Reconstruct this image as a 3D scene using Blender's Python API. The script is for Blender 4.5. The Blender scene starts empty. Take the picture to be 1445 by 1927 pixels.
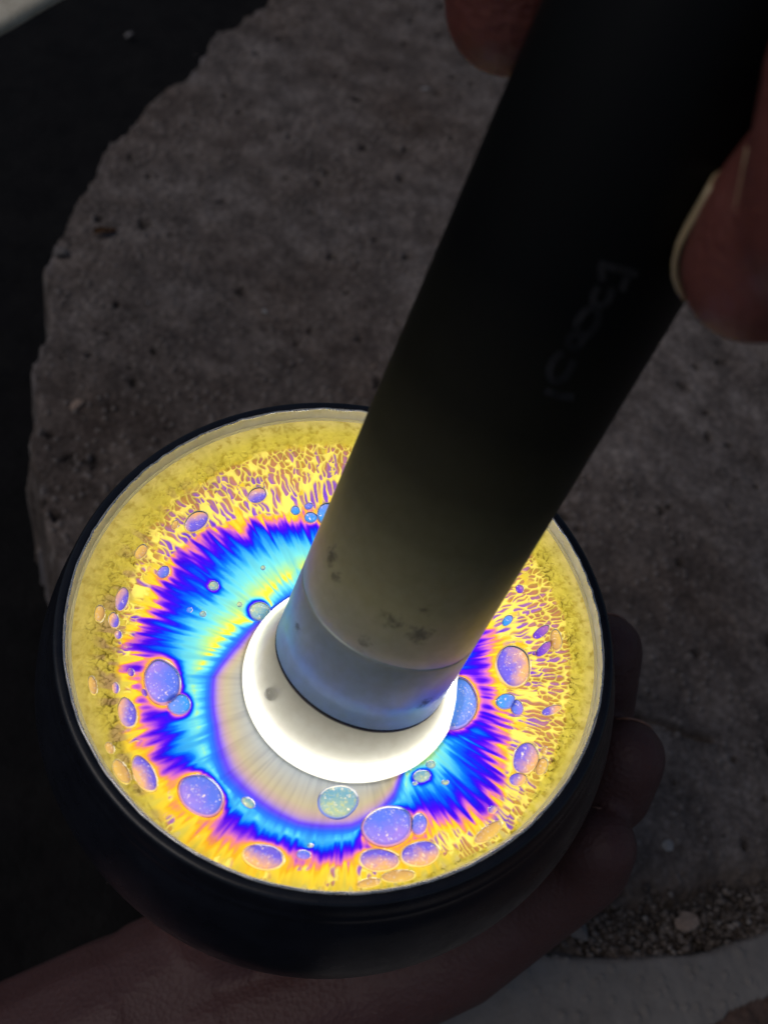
import bpy, bmesh, math, random
import numpy as np
from mathutils import Vector, Matrix

random.seed(7)
rng = np.random.default_rng(7)
scene = bpy.context.scene
COL = scene.collection

# ------------------------------------------------------------------ frame of reference
# everything is laid out in metres; MM is one millimetre.  The bowl stands upright:
# world z is the bowl's axis, the film of liquid is at height ZF above the ground slab.
MM = 0.001
F = 1900.0                                   # focal length in pixels of the 1445 x 1927 photograph
ZF = 0.125
UPV = np.array([.135, -.559, -.818]); UPV /= np.linalg.norm(UPV)
DEPTH = 2.3                                  # film lies this far below the rim (mm)
CRIM = np.array([-6.2, 15.6, 151.4])
CF = CRIM - UPV * DEPTH
ex = np.array([1.0, 0, 0])
XW = ex - (ex @ UPV) * UPV; XW /= np.linalg.norm(XW)
YW = np.cross(UPV, XW)
RW = np.array([XW, YW, UPV])


def to_world(p):
    """camera-space millimetres (right, down, forward) -> world metres"""
    return RW @ (np.asarray(p, float) - CF) * MM + np.array([0, 0, ZF])


def ray(px, py):
    return np.array([(px - 722.5) / F, (py - 963.5) / F, 1.0])


def at_depth(px, py, z):
    return to_world(ray(px, py) * z)


def on_level(px, py, z):
    """point of the horizontal plane at world height z seen at that place of the photograph"""
    c = to_world((0, 0, 0)); r = RW @ ray(px, py)
    return c + r * ((z - c[2]) / r[2])


# ------------------------------------------------------------------ camera
cam_d = bpy.data.cameras.new('camera')
cam = bpy.data.objects.new('camera', cam_d); COL.objects.link(cam)
cam_d.sensor_fit = 'VERTICAL'; cam_d.sensor_height = 36.0; cam_d.lens = F / 1927 * 36
cam_d.clip_start = 0.01; cam_d.clip_end = 200
Mx = Matrix.Identity(4)
for i, v in enumerate((RW @ np.array([1, 0, 0]), RW @ np.array([0, -1, 0]), RW @ np.array([0, 0, -1]))):
    for j in range(3):
        Mx[j][i] = v[j]
cl = to_world((0, 0, 0))
for j in range(3):
    Mx[j][3] = cl[j]
cam.matrix_world = Mx
cam_d.dof.use_dof = True
cam_d.dof.focus_distance = 0.158
cam_d.dof.aperture_fstop = 22
scene.camera = cam

# ------------------------------------------------------------------ world, sun, exposure
SUN_EL, SUN_ROT = math.radians(58), math.radians(-105)
world = bpy.data.worlds.new('World'); scene.world = world; world.use_nodes = True
wn = world.node_tree
bg = wn.nodes['Background']
sky = wn.nodes.new('ShaderNodeTexSky'); sky.sky_type = 'NISHITA'; sky.sun_disc = False
sky.sun_elevation = SUN_EL; sky.sun_rotation = SUN_ROT
wn.links.new(sky.outputs[0], bg.inputs[0]); bg.inputs[1].default_value = 0.030
sun_d = bpy.data.lights.new('sun', 'SUN'); sun_d.energy = 0.56; sun_d.angle = math.radians(40)
sun_d.color = (1, .90, .82)
sun = bpy.data.objects.new('sun', sun_d); COL.objects.link(sun)
sdir = Vector((math.sin(SUN_ROT) * math.cos(SUN_EL), math.cos(SUN_ROT) * math.cos(SUN_EL), math.sin(SUN_EL)))
sun.rotation_euler = sdir.to_track_quat('Z', 'Y').to_euler()
sun.location = (0, 0, 2)
scene.view_settings.view_transform = 'Standard'; scene.view_settings.look = 'None'
scene.view_settings.exposure = 0; scene.view_settings.gamma = 1
scene.cycles.max_bounces = 8; scene.cycles.diffuse_bounces = 5; scene.cycles.sample_clamp_indirect = 4


# ------------------------------------------------------------------ small tools
def lin(r, g, b):
    f = lambda c: (c / 255) / 12.92 if c / 255 <= .04045 else ((c / 255 + .055) / 1.055) ** 2.4
    return (f(r), f(g), f(b), 1)


def thing(name, label, cat, loc=(0, 0, 0), group=None):
    o = bpy.data.objects.new(name, None); COL.objects.link(o)
    o.empty_display_size = .01
    o.location = loc; o['label'] = label; o['category'] = cat
    if group: o['group'] = group
    return o


def tag(o, label, cat, group=None):
    o['label'] = label; o['category'] = cat
    if group: o['group'] = group
    return o


def link(name, me, mat, parent=None, smooth=True):
    """a mesh given in world coordinates becomes an object (child keeps its place)"""
    o = bpy.data.objects.new(name, me); COL.objects.link(o)
    if mat: me.materials.append(mat)
    if smooth: me.polygons.foreach_set('use_smooth', np.ones(len(me.polygons), bool))
    if parent:
        o.parent = parent
        chain = Matrix.Identity(4); p = parent
        while p: chain = p.matrix_basis @ chain if p.parent is None else p.matrix_parent_inverse @ p.matrix_basis @ chain; p = p.parent
        o.matrix_parent_inverse = chain.inverted()
    return o


def np_mesh(name, V, Q=None, T=None):
    me = bpy.data.meshes.new(name)
    V = np.asarray(V, np.float32)
    me.vertices.add(len(V)); me.vertices.foreach_set('co', V.ravel())
    loops = []; starts = []; n = 0
    if Q is not None and len(Q):
        Q = np.asarray(Q, np.int32); loops.append(Q.ravel()); starts.append(np.arange(len(Q)) * 4 + n); n += Q.size
    if T is not None and len(T):
        T = np.asarray(T, np.int32); loops.append(T.ravel()); starts.append(np.arange(len(T)) * 3 + n); n += T.size
    lo = np.concatenate(loops); st = np.concatenate(starts).astype(np.int32)
    me.loops.add(len(lo)); me.loops.foreach_set('vertex_index', lo)
    me.polygons.add(len(st)); me.polygons.foreach_set('loop_start', st)
    me.update(calc_edges=True); me.validate()
    return me


def attr(me, name, arr):
    a = me.attributes.new(name, 'FLOAT', 'POINT')
    a.data.foreach_set('value', np.asarray(arr, np.float32))


def lathe(prof, n=128, frame=None, close=False):
    """rings of (r, z) round an axis; frame = (origin, x, y, z) in world metres"""
    o, x, y, z = frame
    a = np.arange(n) * 2 * math.pi / n
    V = []
    for r, h in prof:
        V.append(o + np.outer(np.cos(a) * r, x) + np.outer(np.sin(a) * r, y) + h * z)
    V = np.concatenate(V)
    Q = []
    m = len(prof)
    i = np.arange(n); j = (i + 1) % n
    for k in range(m - 1 if not close else m):
        k2 = (k + 1) % m
        Q.append(np.stack([k * n + i, k * n + j, k2 * n + j, k2 * n + i], 1))
    return V, np.concatenate(Q)


def smoothstep(a, b, x):
    t = np.clip((x - a) / (b - a), 0, 1); return t * t * (3 - 2 * t)


def vnoise(x, y, seed, wrap=None):
    """value noise, -1..1; wrap = period in lattice cells along x"""
    r = np.random.default_rng(seed)
    tab = r.random((512, 512)).astype(np.float32) * 2 - 1
    xi = np.floor(x).astype(np.int64); yi = np.floor(y).astype(np.int64)
    fx = x - xi; fy = y - yi
    fx = fx * fx * (3 - 2 * fx); fy = fy * fy * (3 - 2 * fy)
    x0, x1 = (xi, xi + 1) if wrap is None else (xi % wrap, (xi + 1) % wrap)
    g = lambda a, b: tab[a % 512, b % 512]
    return (g(x0, yi) * (1 - fx) + g(x1, yi) * fx) * (1 - fy) + (g(x0, yi + 1) * (1 - fx) + g(x1, yi + 1) * fx) * fy


def fbm(x, y, seed, octv=4, gain=.5):
    s = 0; a = 1; t = 0
    for k in range(octv):
        c_, s_ = math.cos(.6 + 1.1 * k), math.sin(.6 + 1.1 * k)
        s = s + a * vnoise((x * c_ - y * s_) * 2 ** k + 17.3 * k, (x * s_ + y * c_) * 2 ** k + 9.1 * k, seed + k); t += a; a *= gain
    return s / t


def voronoi(x, y, seed, wrap=None, jit=.9):
    """F1, F2 and the id noise of the nearest jittered lattice point"""
    r = np.random.default_rng(seed)
    jx = r.random((512, 512)); jy = r.random((512, 512)); jid = r.random((512, 512))
    xi = np.floor(x).astype(np.int64); yi = np.floor(y).astype(np.int64)
    f1 = np.full(x.shape, 9.0); f2 = np.full(x.shape, 9.0); idv = np.zeros(x.shape)
    for a in (-1, 0, 1):
        for b in (-1, 0, 1):
            cx = xi + a; cy = yi + b
            wx = cx % wrap if wrap else cx % 512
            wy = cy % 512
            px = cx + .5 + (jx[wx, wy] - .5) * jit; py = cy + .5 + (jy[wx, wy] - .5) * jit
            d = np.hypot(px - x, py - y)
            nf = d < f1
            f2 = np.where(nf, f1, np.minimum(f2, d)); idv = np.where(nf, jid[wx, wy], idv); f1 = np.where(nf, d, f1)
    return f1, f2, idv


class NT:
    """terse node-tree builder"""
    def __init__(s, name):
        s.m = bpy.data.materials.new(name); s.m.use_nodes = True
        s.t = s.m.node_tree; s.t.nodes.clear()
        s.out = s.n('ShaderNodeOutputMaterial')
    def n(s, kind, **kw):
        nd = s.t.nodes.new(kind)
        for k, v in kw.items(): setattr(nd, k, v)
        return nd
    def put(s, sock, v):
        if isinstance(v, bpy.types.NodeSocket): s.t.links.new(v, sock)
        elif v is not None: sock.default_value = v
    def attr(s, name): return s.n('ShaderNodeAttribute', attribute_name=name).outputs['Fac']
    def obj(s): return s.n('ShaderNodeTexCoord').outputs['Object']
    def math(s, op, a, b=0.0, clamp=False):
        nd = s.n('ShaderNodeMath', operation=op, use_clamp=clamp); s.put(nd.inputs[0], a); s.put(nd.inputs[1], b); return nd.outputs[0]
    def mix(s, f, a, b, mode='MIX'):
        nd = s.n('ShaderNodeMix', data_type='RGBA', blend_type=mode); s.put(nd.inputs[0], f); s.put(nd.inputs[6], a); s.put(nd.inputs[7], b); return nd.outputs[2]
    def noise(s, scale, detail=4, rough=.55, vec=None, dist=0.0):
        nd = s.n('ShaderNodeTexNoise'); nd.inputs['Scale'].default_value = scale; nd.inputs['Detail'].default_value = detail
        nd.inputs['Roughness'].default_value = rough; nd.inputs['Distortion'].default_value = dist
        s.put(nd.inputs['Vector'], vec if vec is not None else s.obj()); return nd.outputs['Fac']
    def vor(s, scale, vec=None, out='Distance'):
        nd = s.n('ShaderNodeTexVoronoi'); nd.inputs['Scale'].default_value = scale
        s.put(nd.inputs['Vector'], vec if vec is not None else s.obj()); return nd.outputs[out]
    def ramp(s, f, stops, interp='LINEAR'):
        nd = s.n('ShaderNodeValToRGB'); e = nd.color_ramp.elements; nd.color_ramp.interpolation = interp
        while len(e) < len(stops): e.new(.5)
        for k, (p, c) in enumerate(stops): e[k].position = p
        for k, (p, c) in enumerate(sorted(stops, key=lambda q: q[0])): e[k].position = p; e[k].color = c if len(c) == 4 else (*c, 1)
        s.put(nd.inputs[0], f); return nd.outputs[0]
    def bump(s, h, strength=.3, dist=.0005):
        nd = s.n('ShaderNodeBump'); nd.inputs['Strength'].default_value = strength; nd.inputs['Distance'].default_value = dist
        s.put(nd.inputs['Height'], h); return nd.outputs[0]
    def pbr(s, base, rough=.5, metal=0.0, normal=None, spec=.5, **kw):
        nd = s.n('ShaderNodeBsdfPrincipled'); s.put(nd.inputs['Base Color'], base); s.put(nd.inputs['Roughness'], rough)
        s.put(nd.inputs['Metallic'], metal); s.put(nd.inputs['Specular IOR Level'], spec)
        if normal is not None: s.put(nd.inputs['Normal'], normal)
        for k, v in kw.items(): s.put(nd.inputs[k], v)
        return nd.outputs[0]
    def shade(s, kind, color, normal=None, **kw):
        nd = s.n(kind); s.put(nd.inputs['Color'], color)
        if normal is not None: s.put(nd.inputs['Normal'], normal)
        for k, v in kw.items(): s.put(nd.inputs[k], v)
        return nd.outputs[0]
    def mixs(s, f, a, b):
        nd = s.n('ShaderNodeMixShader'); s.put(nd.inputs[0], f); s.put(nd.inputs[1], a); s.put(nd.inputs[2], b); return nd.outputs[0]
    def done(s, sh): s.t.links.new(sh, s.out.inputs['Surface']); return s.m


FILM_O = np.array([0, 0, ZF])
WX, WY, WZ = np.eye(3)

# ------------------------------------------------------------------ ground
GROUND_Z = 0.0
SOIL_Z = -0.055


def grid_axis(lo, hi, step, far):
    a = list(np.arange(lo, hi, step)); s = step; x = a[-1]
    while x < far: s *= 1.35; x += s; a.append(x)
    s = step; x = a[0]
    while x > -far: s *= 1.35; x -= s; a.insert(0, x)
    return np.array(a)


def px_line(pts, z=0.0):
    return np.array([on_level(x, y, z)[:2] for x, y in pts])


def inside(poly, X, Y):
    r = np.zeros(X.shape, bool); n = len(poly)
    for i in range(n):
        x1, y1 = poly[i]; x2, y2 = poly[(i + 1) % n]
        c = (y1 > Y) != (y2 > Y)
        with np.errstate(divide='ignore', invalid='ignore'):
            r ^= c & (X < (x2 - x1) * (Y - y1) / (y2 - y1) + x1)
    return r


def seg_dist(pts, X, Y):
    d = np.full(X.shape, 1e9)
    for (x1, y1), (x2, y2) in zip(pts[:-1], pts[1:]):
        l2 = (x2 - x1) ** 2 + (y2 - y1) ** 2
        t = np.clip(((X - x1) * (x2 - x1) + (Y - y1) * (y2 - y1)) / l2, 0, 1)
        d = np.minimum(d, np.hypot(X - x1 - t * (x2 - x1), Y - y1 - t * (y2 - y1)))
    return d


def build_ground():
    cs = np.array([on_level(x, y, 0)[:2] for x, y in ((-60, -60), (1505, -60), (-60, 1990), (1505, 1990))])
    gx = grid_axis(cs[:, 0].min() - .01, cs[:, 0].max() + .01, .00055, 1.6)
    gy = grid_axis(cs[:, 1].min() - .01, cs[:, 1].max() + .01, .00055, 1.6)
    X, Y = np.meshgrid(gx, gy, indexing='ij')
    mx, my = X / MM, Y / MM
    # left edge of the slab, broken and ragged
    edge = px_line([(900, -700), (620, -150), (490, 0), (405, 58), (335, 135), (295, 165), (248, 215), (190, 285), (165, 340), (125, 400),
                    (92, 452), (74, 505), (60, 565), (52, 645), (34, 760), (28, 850), (45, 920), (80, 1060), (110, 1200), (230, 1400), (520, 1800), (640, 2600), (640, 3600)])
    far = np.array([[3, edge[-1][1] - 1], [3, 3]])
    jx = X + .006 * fbm(mx / 30, my / 30, 5, 5, .6); jy = Y + .006 * fbm(mx / 30, my / 30, 25, 5, .6)
    ins = inside(np.concatenate([edge, far]), jx, jy)
    de = seg_dist(edge, jx, jy)
    sd = np.where(ins, de, -de)
    strip = px_line([(600, 1790), (900, 1800), (996, 1800), (1140, 1810), (1333, 1794), (1445, 1752), (1800, 1640), (3500, 1100)])
    below = np.array([[3, strip[-1][1] - 3], [-3, -3], [-3, strip[0][1]]])
    instrip = inside(np.concatenate([strip, below]), X + .0012 * fbm(mx / 9, my / 9, 45, 3), Y + .0012 * fbm(mx / 9, my / 9, 46, 3))
    ds = seg_dist(strip, X, Y)
    ssd = np.where(instrip, ds, -ds)
    rub = smoothstep(-.024, -.010, ssd) * (1 - smoothstep(-.003, .0005, ssd)) * np.clip(.75 + .5 * fbm(mx / 18, my / 18, 60, 3), 0, 1)
    z = .0012 * fbm(mx / 60, my / 60, 1, 3) + .0010 * fbm(mx / 7, my / 7, 2, 4, .6) + .00034 * fbm(mx / 1.4, my / 1.4, 3, 3, .7)
    # pits and loose grit
    dirt_shade = smoothstep(.0, .45, fbm(mx / 50, my / 50, 71, 3) + .25)
    f1, f2, idv = voronoi(mx / 9, my / 9, 11)
    pit = np.where(idv > .72, smoothstep(.05, -.05, f1 - .02 - .30 * (idv - .8) / .2 * (.6 + .8 * fbm(mx / 2.2, my / 2.2, 12, 2))), 0)
    z -= .0022 * pit
    g1, g2, gid = voronoi(mx / 3.1, my / 3.1, 13)
    grit = np.where(gid > .70, smoothstep(.34, .1, g1), 0) * (.35 + .65 * dirt_shade)
    z += .0014 * grit
    h1, h2, hid = voronoi(mx / 1.5, my / 1.5, 19)
    grit2 = np.where(hid > .6, smoothstep(.36, .1, h1), 0) * (.25 + .75 * dirt_shade)
    z += .00045 * grit2
    # rubble gap
    z -= rub * (.006 + .007 * fbm(mx / 12, my / 12, 31, 4)); z += rub * .0042 * np.abs(fbm(mx / 5, my / 5, 33, 3))
    z += instrip * (.002 - .00022 * fbm(mx / 3, my / 3, 35, 3))
    z = np.where(instrip, z * .55, z)
    # a crack with a thin dark line at the right of the bowl
    ck = px_line([(1165, 1335), (1205, 1348), (1250, 1362), (1292, 1380), (1335, 1392)])
    dc = seg_dist(ck, X + .0006 * fbm(mx / 4, my / 4, 50, 2), Y)
    z -= .0035 * smoothstep(.0016, .0004, dc)
    # far edge falls away to the soil
    fall = smoothstep(.0035, -.003, sd + .002 * fbm(mx / 5, my / 5, 41, 3))
    z = z * (1 - fall) + fall * (SOIL_Z - .004)
    corner = px_line([(1290, 1940), (1380, 1905), (1460, 1872), (1800, 1730), (2500, 1500)])
    cpoly = np.concatenate([corner, [[corner[-1][0], -3], [corner[0][0], -3]]])
    earth = inside(cpoly, X + .002 * fbm(mx / 9, my / 9, 95, 3), Y + .002 * fbm(mx / 9, my / 9, 96, 3))
    z += .0015 * earth * fbm(mx / 5, my / 5, 97, 3) - .002 * earth
    V = np.stack([X, Y, z + GROUND_Z], -1).reshape(-1, 3)
    n, m = X.shape
    I = (np.arange(n - 1)[:, None] * m + np.arange(m - 1)[None, :])
    keep = (sd[:-1, :-1] > -.012)
    I = I[keep]
    Q = np.stack([I, I + m, I + m + 1, I + 1], 1)
    used, inv = np.unique(Q, return_inverse=True)
    me = np_mesh('ground', V[used], inv.reshape(Q.shape))
    fl = lambda a: a.reshape(-1)[used]
    attr(me, 'pit', fl(pit)); attr(me, 'grit', fl(np.maximum(grit * (.4 + gid), grit2 * hid * .8))); attr(me, 'rubble', fl(rub))
    attr(me, 'strip', fl(smoothstep(-.001, .0015, ssd)))
    q = on_level(230, 790, 0); dm = np.exp(-(((X - q[0]) / .045) ** 2 + ((Y - q[1]) / .055) ** 2)) * np.clip(.8 + .7 * fbm(mx / 12, my / 12, 98, 4), 0, 1)  # light falloff toward the left painted in, together with darker dirt
    attr(me, 'dirt_shade', fl(dm)); attr(me, 'earth', fl(earth))
    attr(me, 'chip', fl(smoothstep(.006, .0, sd) * smoothstep(-.1, .4, fbm(mx / 8, my / 8, 91, 3))))
    k = NT('concrete')
    big = k.noise(9, 5, .6); fine = k.noise(420, 5, .75); mid = k.noise(70, 5, .65); vf = k.noise(1700, 2, .7)
    c = k.ramp(mid, [(.30, (.12, .100, .092)), (.48, (.225, .19, .176)), (.66, (.37, .325, .305))])
    c = k.mix(k.math('MULTIPLY', k.math('SUBTRACT', fine, .42, True), 3.2, True), k.mix(1, c, (.45, .44, .43, 1), 'MULTIPLY'), c)
    c = k.mix(k.math('MULTIPLY', k.math('SUBTRACT', vf, .52, True), 1.6, True), c, (.36, .33, .32, 1))
    c = k.mix(k.ramp(big, [(.42, (0, 0, 0)), (.66, (1, 1, 1))]), c, k.mix(1, c, (.72, .63, .56, 1), 'MULTIPLY'))
    c = k.mix(k.math('MULTIPLY', k.attr('dirt_shade'), .75), c, k.mix(1, c, (.50, .45, .42, 1), 'MULTIPLY'))
    c = k.mix(k.math('MULTIPLY', k.attr('pit'), .75), c, (.025, .023, .024, 1))
    c = k.mix(k.math('MULTIPLY', k.attr('grit'), .55), c, (.30, .265, .25, 1))
    c = k.mix(k.math('MULTIPLY', k.attr('rubble'), .9), c, k.ramp(k.noise(160, 4, .7), [(.3, (.04, .034, .03)), (.6, (.16, .13, .11)), (.8, (.25, .21, .18))]))
    c = k.mix(k.attr('strip'), c, k.ramp(k.noise(60, 6, .7), [(.28, (.175, .160, .148)), (.72, (.265, .245, .228))]))
    c = k.mix(k.math('MULTIPLY', k.attr('chip'), .6), c, (.33, .31, .33, 1))
    c = k.mix(k.attr('earth'), c, k.ramp(k.noise(120, 5, .7), [(.3, (.06, .038, .030)), (.7, (.15, .10, .082))]))
    b = k.bump(fine, .5, .0006)
    k.done(k.pbr(c, .9, normal=b, spec=.25))
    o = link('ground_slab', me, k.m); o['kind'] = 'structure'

    # soil below the broken edge, reaching to the horizon
    ax = np.concatenate([-np.geomspace(60, .3, 24), np.linspace(-.28, .28, 60), np.geomspace(.3, 60, 24)])
    X, Y = np.meshgrid(ax, ax, indexing='ij')
    z = SOIL_Z + .004 * fbm(X / .03, Y / .03, 61, 4)
    n, m = X.shape; I = (np.arange(n - 1)[:, None] * m + np.arange(m - 1)[None, :]).ravel()
    me = np_mesh('ground', np.stack([X, Y, z], -1).reshape(-1, 3), np.stack([I, I + m, I + m + 1, I + 1], 1))
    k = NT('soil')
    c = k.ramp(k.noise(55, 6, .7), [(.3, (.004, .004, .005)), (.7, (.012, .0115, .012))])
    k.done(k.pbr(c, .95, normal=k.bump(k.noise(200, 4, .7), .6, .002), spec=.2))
    o = link('ground', me, k.m); o['kind'] = 'structure'


def pebble_mesh(name, sx, sy, sz, seed, sub=2, rough=.25, flat=0):
    bm = bmesh.new(); bmesh.ops.create_icosphere(bm, subdivisions=sub, radius=1)
    r = random.Random(seed); pl = [(Vector((r.gauss(0, 1), r.gauss(0, 1), r.gauss(0, 1))).normalized(), r.uniform(.55, .9)) for _ in range(9)]
    for v in bm.verts:
        for nn, d in pl:
            e = v.co.dot(nn) - d
            if e > 0: v.co -= nn * e
        v.co *= 1 + r.uniform(-rough, rough) * .25
        v.co.x *= sx; v.co.y *= sy; v.co.z *= sz
    me = bpy.data.meshes.new(name); bm.to_mesh(me); bm.free(); return me


def stone_mat(name, a, b, scale=300):
    k = NT(name); c = k.ramp(k.noise(scale, 4, .7), [(.3, a), (.7, b)])
    return k.done(k.pbr(c, .85, normal=k.bump(k.noise(scale * 3, 3, .7), .4, .0005), spec=.3))


def build_litter():
    pale = stone_mat('pale_stone', (.22, .21, .21), (.42, .40, .39)); tan = stone_mat('tan_stone', (.24, .17, .13), (.38, .29, .24))
    grey = stone_mat('grey_stone', (.10, .09, .088), (.22, .2, .19)); ochre = stone_mat('dead_leaf', (.10, .05, .02), (.30, .15, .07))
    def put(name, lab, cat, px, py, sx, sy, sz, rot, mat, z=0.0, seed=1, group=None, dz=.4):
        me = pebble_mesh(name, sx * MM, sy * MM, sz * MM, seed)
        o = link(name, me, mat, smooth=False); p = on_level(px, py, z); o.location = (p[0], p[1], z + sz * MM * dz); o.rotation_euler = (random.uniform(-.2, .2), random.uniform(-.2, .2), rot)
        tag(o, lab, cat, group); return o
    G = 'loose stones lying on the concrete'
    put('stone_flake', 'pale bluish flake in the dark gap at the top left of the picture', 'stone', 243, 66, 1.1, 3.6, .8, -.45, pale, SOIL_Z + .004, 3)
    put('stone_chip', 'tan angular stone chip on the slab, left of the bowl rim', 'stone', 146, 763, 2.7, 1.9, 1.1, .5, tan, 0, 4, G)
    put('stone_chip', 'thin pale sliver on the slab beside the fingertip at the top', 'stone', 800, 168, 3.1, .9, .8, .35, pale, 0, 5, G)
    put('stone_chip', 'grey rounded stone at the broken slab edge, near the brown leaf', 'stone', 118, 478, 3.6, 2.8, 1.8, .2, grey, 0, 6, G)
    put('stone_chip', 'short cream splinter on the slab straight above the bowl rim', 'stone', 497, 586, .9, 2.0, .7, .5, pale, 0, 8, G)
    put('stone_chip', 'narrow pale splinter beside the black flashlight barrel', 'stone', 703, 690, .7, 2.2, .6, -.5, tan, 0, 9, G)
    put('stone_chip', 'reddish stone half buried in the broken gap at the lower right', 'stone', 1290, 1735, 4.5, 2.7, 2, .3, tan, 0, 10, G)
    put('stone_chip', 'largest grey stone of the broken gap, next to the lower hand', 'stone', 1075, 1745, 5.0, 3.0, 2.4, -.6, grey, 0, 12, G)
    put('stone_chip', 'pale crumb on the slab just right of the lowest fingertip', 'stone', 1255, 1592, 2.0, 1.7, 1.0, .1, pale, 0, 13, G)
    put('stone_chip', 'tiny glassy white grain on the slab left of centre', 'stone', 279, 571, .55, .5, .45, .1, pale, 0, 14, G)
    # dead leaf
    me = bpy.data.meshes.new('dead_leaf'); bm = bmesh.new()
    r = random.Random(4); rows = []
    for i in range(9):
        t = i / 8; w = 1.9 * math.sin(math.pi * min(t + .04, .97)) ** .7
        rows.append([bm.verts.new(((t - .5) * 8.5 * MM, s * w * MM, (.5 + .9 * abs(s) + .5 * math.sin(5 * t + s) + r.uniform(-.2, .2)) * MM)) for s in (-1, -.5, 0, .5, 1)])
    for a, b in zip(rows, rows[1:]):
        for i in range(4): bm.faces.new((a[i], b[i], b[i + 1], a[i + 1]))
    bmesh.ops.solidify(bm, geom=bm.faces[:], thickness=.15 * MM); bm.to_mesh(me); bm.free()
    o = link('dead_leaf', me, ochre); p = on_level(198, 440, 0); o.location = (p[0], p[1], .0005); o.rotation_euler = (0, .1, .45)
    tag(o, 'small curled brown dead leaf on the slab near its broken left edge', 'leaf')
    # pale lath in the top left corner, nearer than the slab
    a, b = at_depth(-160, 115, 250), at_depth(170, -65, 250)
    d = (b - a); L = np.linalg.norm(d); d /= L; up = np.array([0, 0, 1.0]); s = np.cross(up, d); s /= np.linalg.norm(s); up = np.cross(d, s)
    prof = [(-1, -.55), (-.7, -.85), (.7, -.85), (1, -.55), (1, .5), (.65, .8), (-.65, .8), (-1, .5)]
    V = []; N = 9
    for i in range(N):
        q = a + d * L * i / (N - 1) + s * .0004 * math.sin(i * 1.3)
        for u, v in prof: V.append(q + s * u * 5.2 * MM + up * v * 2.6 * MM)
    Q = [[i * 8 + j, i * 8 + (j + 1) % 8, (i + 1) * 8 + (j + 1) % 8, (i + 1) * 8 + j] for i in range(N - 1) for j in range(8)]
    me = np_mesh('wooden_lath', V, Q)
    k = NT('pale_wood'); c = k.ramp(k.noise(240, 4, .6), [(.3, (.52, .47, .36)), (.7, (.70, .66, .54))]); k.done(k.pbr(c, .7))
    o = link('wooden_lath', me, k.m); tag(o, 'pale yellowish wooden strip crossing the top left corner', 'stick')
    # small rubble filling the broken gap (too many to count)
    V = []; T = []; base = pebble_mesh('gravel', 1, 1, 1, 2, 1, .5)
    bv = np.array([v.co[:] for v in base.vertices]); bt = np.array([p.vertices[:] for p in base.polygons]); bpy.data.meshes.remove(base)
    nst = 0
    for i in range(2600):
        t = random.random(); px = 980 + 540 * t
        yc = np.interp(px, [980, 1140, 1333, 1445, 1520], [1775, 1775, 1750, 1715, 1680])
        py = random.gauss(yc, 34)
        p = on_level(px, py, -.002); s = MM * random.choice([.3, .35, .4, .5, .6, .7, .9, 1.3]); 
        A = Matrix.Rotation(random.uniform(0, 6.28), 3, Vector((random.gauss(0, 1), random.gauss(0, 1), random.gauss(0, 1))).normalized())
        w = (bv * [random.uniform(.8, 1.4), random.uniform(.7, 1.1), random.uniform(.5, .9)]) @ np.array(A).T * s + p + [0, 0, random.uniform(-.002, .0015)]
        T.append(bt + nst * len(bv)); V.append(w); nst += 1
    for i in range(1500):                                            # grit strewn over the slab
        px, py = random.gauss(250, 130), random.gauss(560, 190)
        if random.random() < .45: px, py = random.uniform(200, 1500), random.uniform(0, 1700)
        p = on_level(px, py, 0); s = MM * random.choice([.2, .25, .3, .4, .55])
        if px < 110 + max(0, (500 - py) * .65): continue
        A = Matrix.Rotation(random.uniform(0, 6.28), 3, Vector((random.gauss(0, 1), random.gauss(0, 1), random.gauss(0, 1))).normalized())
        T.append(bt + nst * len(bv)); V.append((bv * [1.2, .9, .7]) @ np.array(A).T * s + p + [0, 0, .0003]); nst += 1
    me = np_mesh('gravel', np.concatenate(V), None, np.concatenate(T))
    k = NT('gravel_mix'); gm = k.n('ShaderNodeNewGeometry').outputs['Random Per Island']
    c = k.ramp(gm, [(0, (.07, .055, .047)), (.5, (.145, .117, .10)), (.88, (.20, .168, .148)), (1, (.32, .28, .25))]); k.done(k.pbr(c, .9, spec=.2))
    o = link('gravel', me, k.m, smooth=False); o['kind'] = 'stuff'; o['label'] = 'loose grit and broken rubble strewn on the slab'


# ------------------------------------------------------------------ bowl
def arc(pts, n=10):
    """Catmull-Rom through (r, z) points"""
    P = [pts[0]] + list(pts) + [pts[-1]]; out = []
    for i in range(1, len(P) - 2):
        p0, p1, p2, p3 = (np.array(P[i + k], float) for k in (-1, 0, 1, 2))
        for t in np.linspace(0, 1, n, endpoint=False):
            out.append(tuple(.5 * (2 * p1 + (p2 - p0) * t + (2 * p0 - 5 * p1 + 4 * p2 - p3) * t * t + (3 * p1 - p0 - 3 * p2 + p3) * t ** 3)))
    out.append(tuple(pts[-1])); return out


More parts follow.
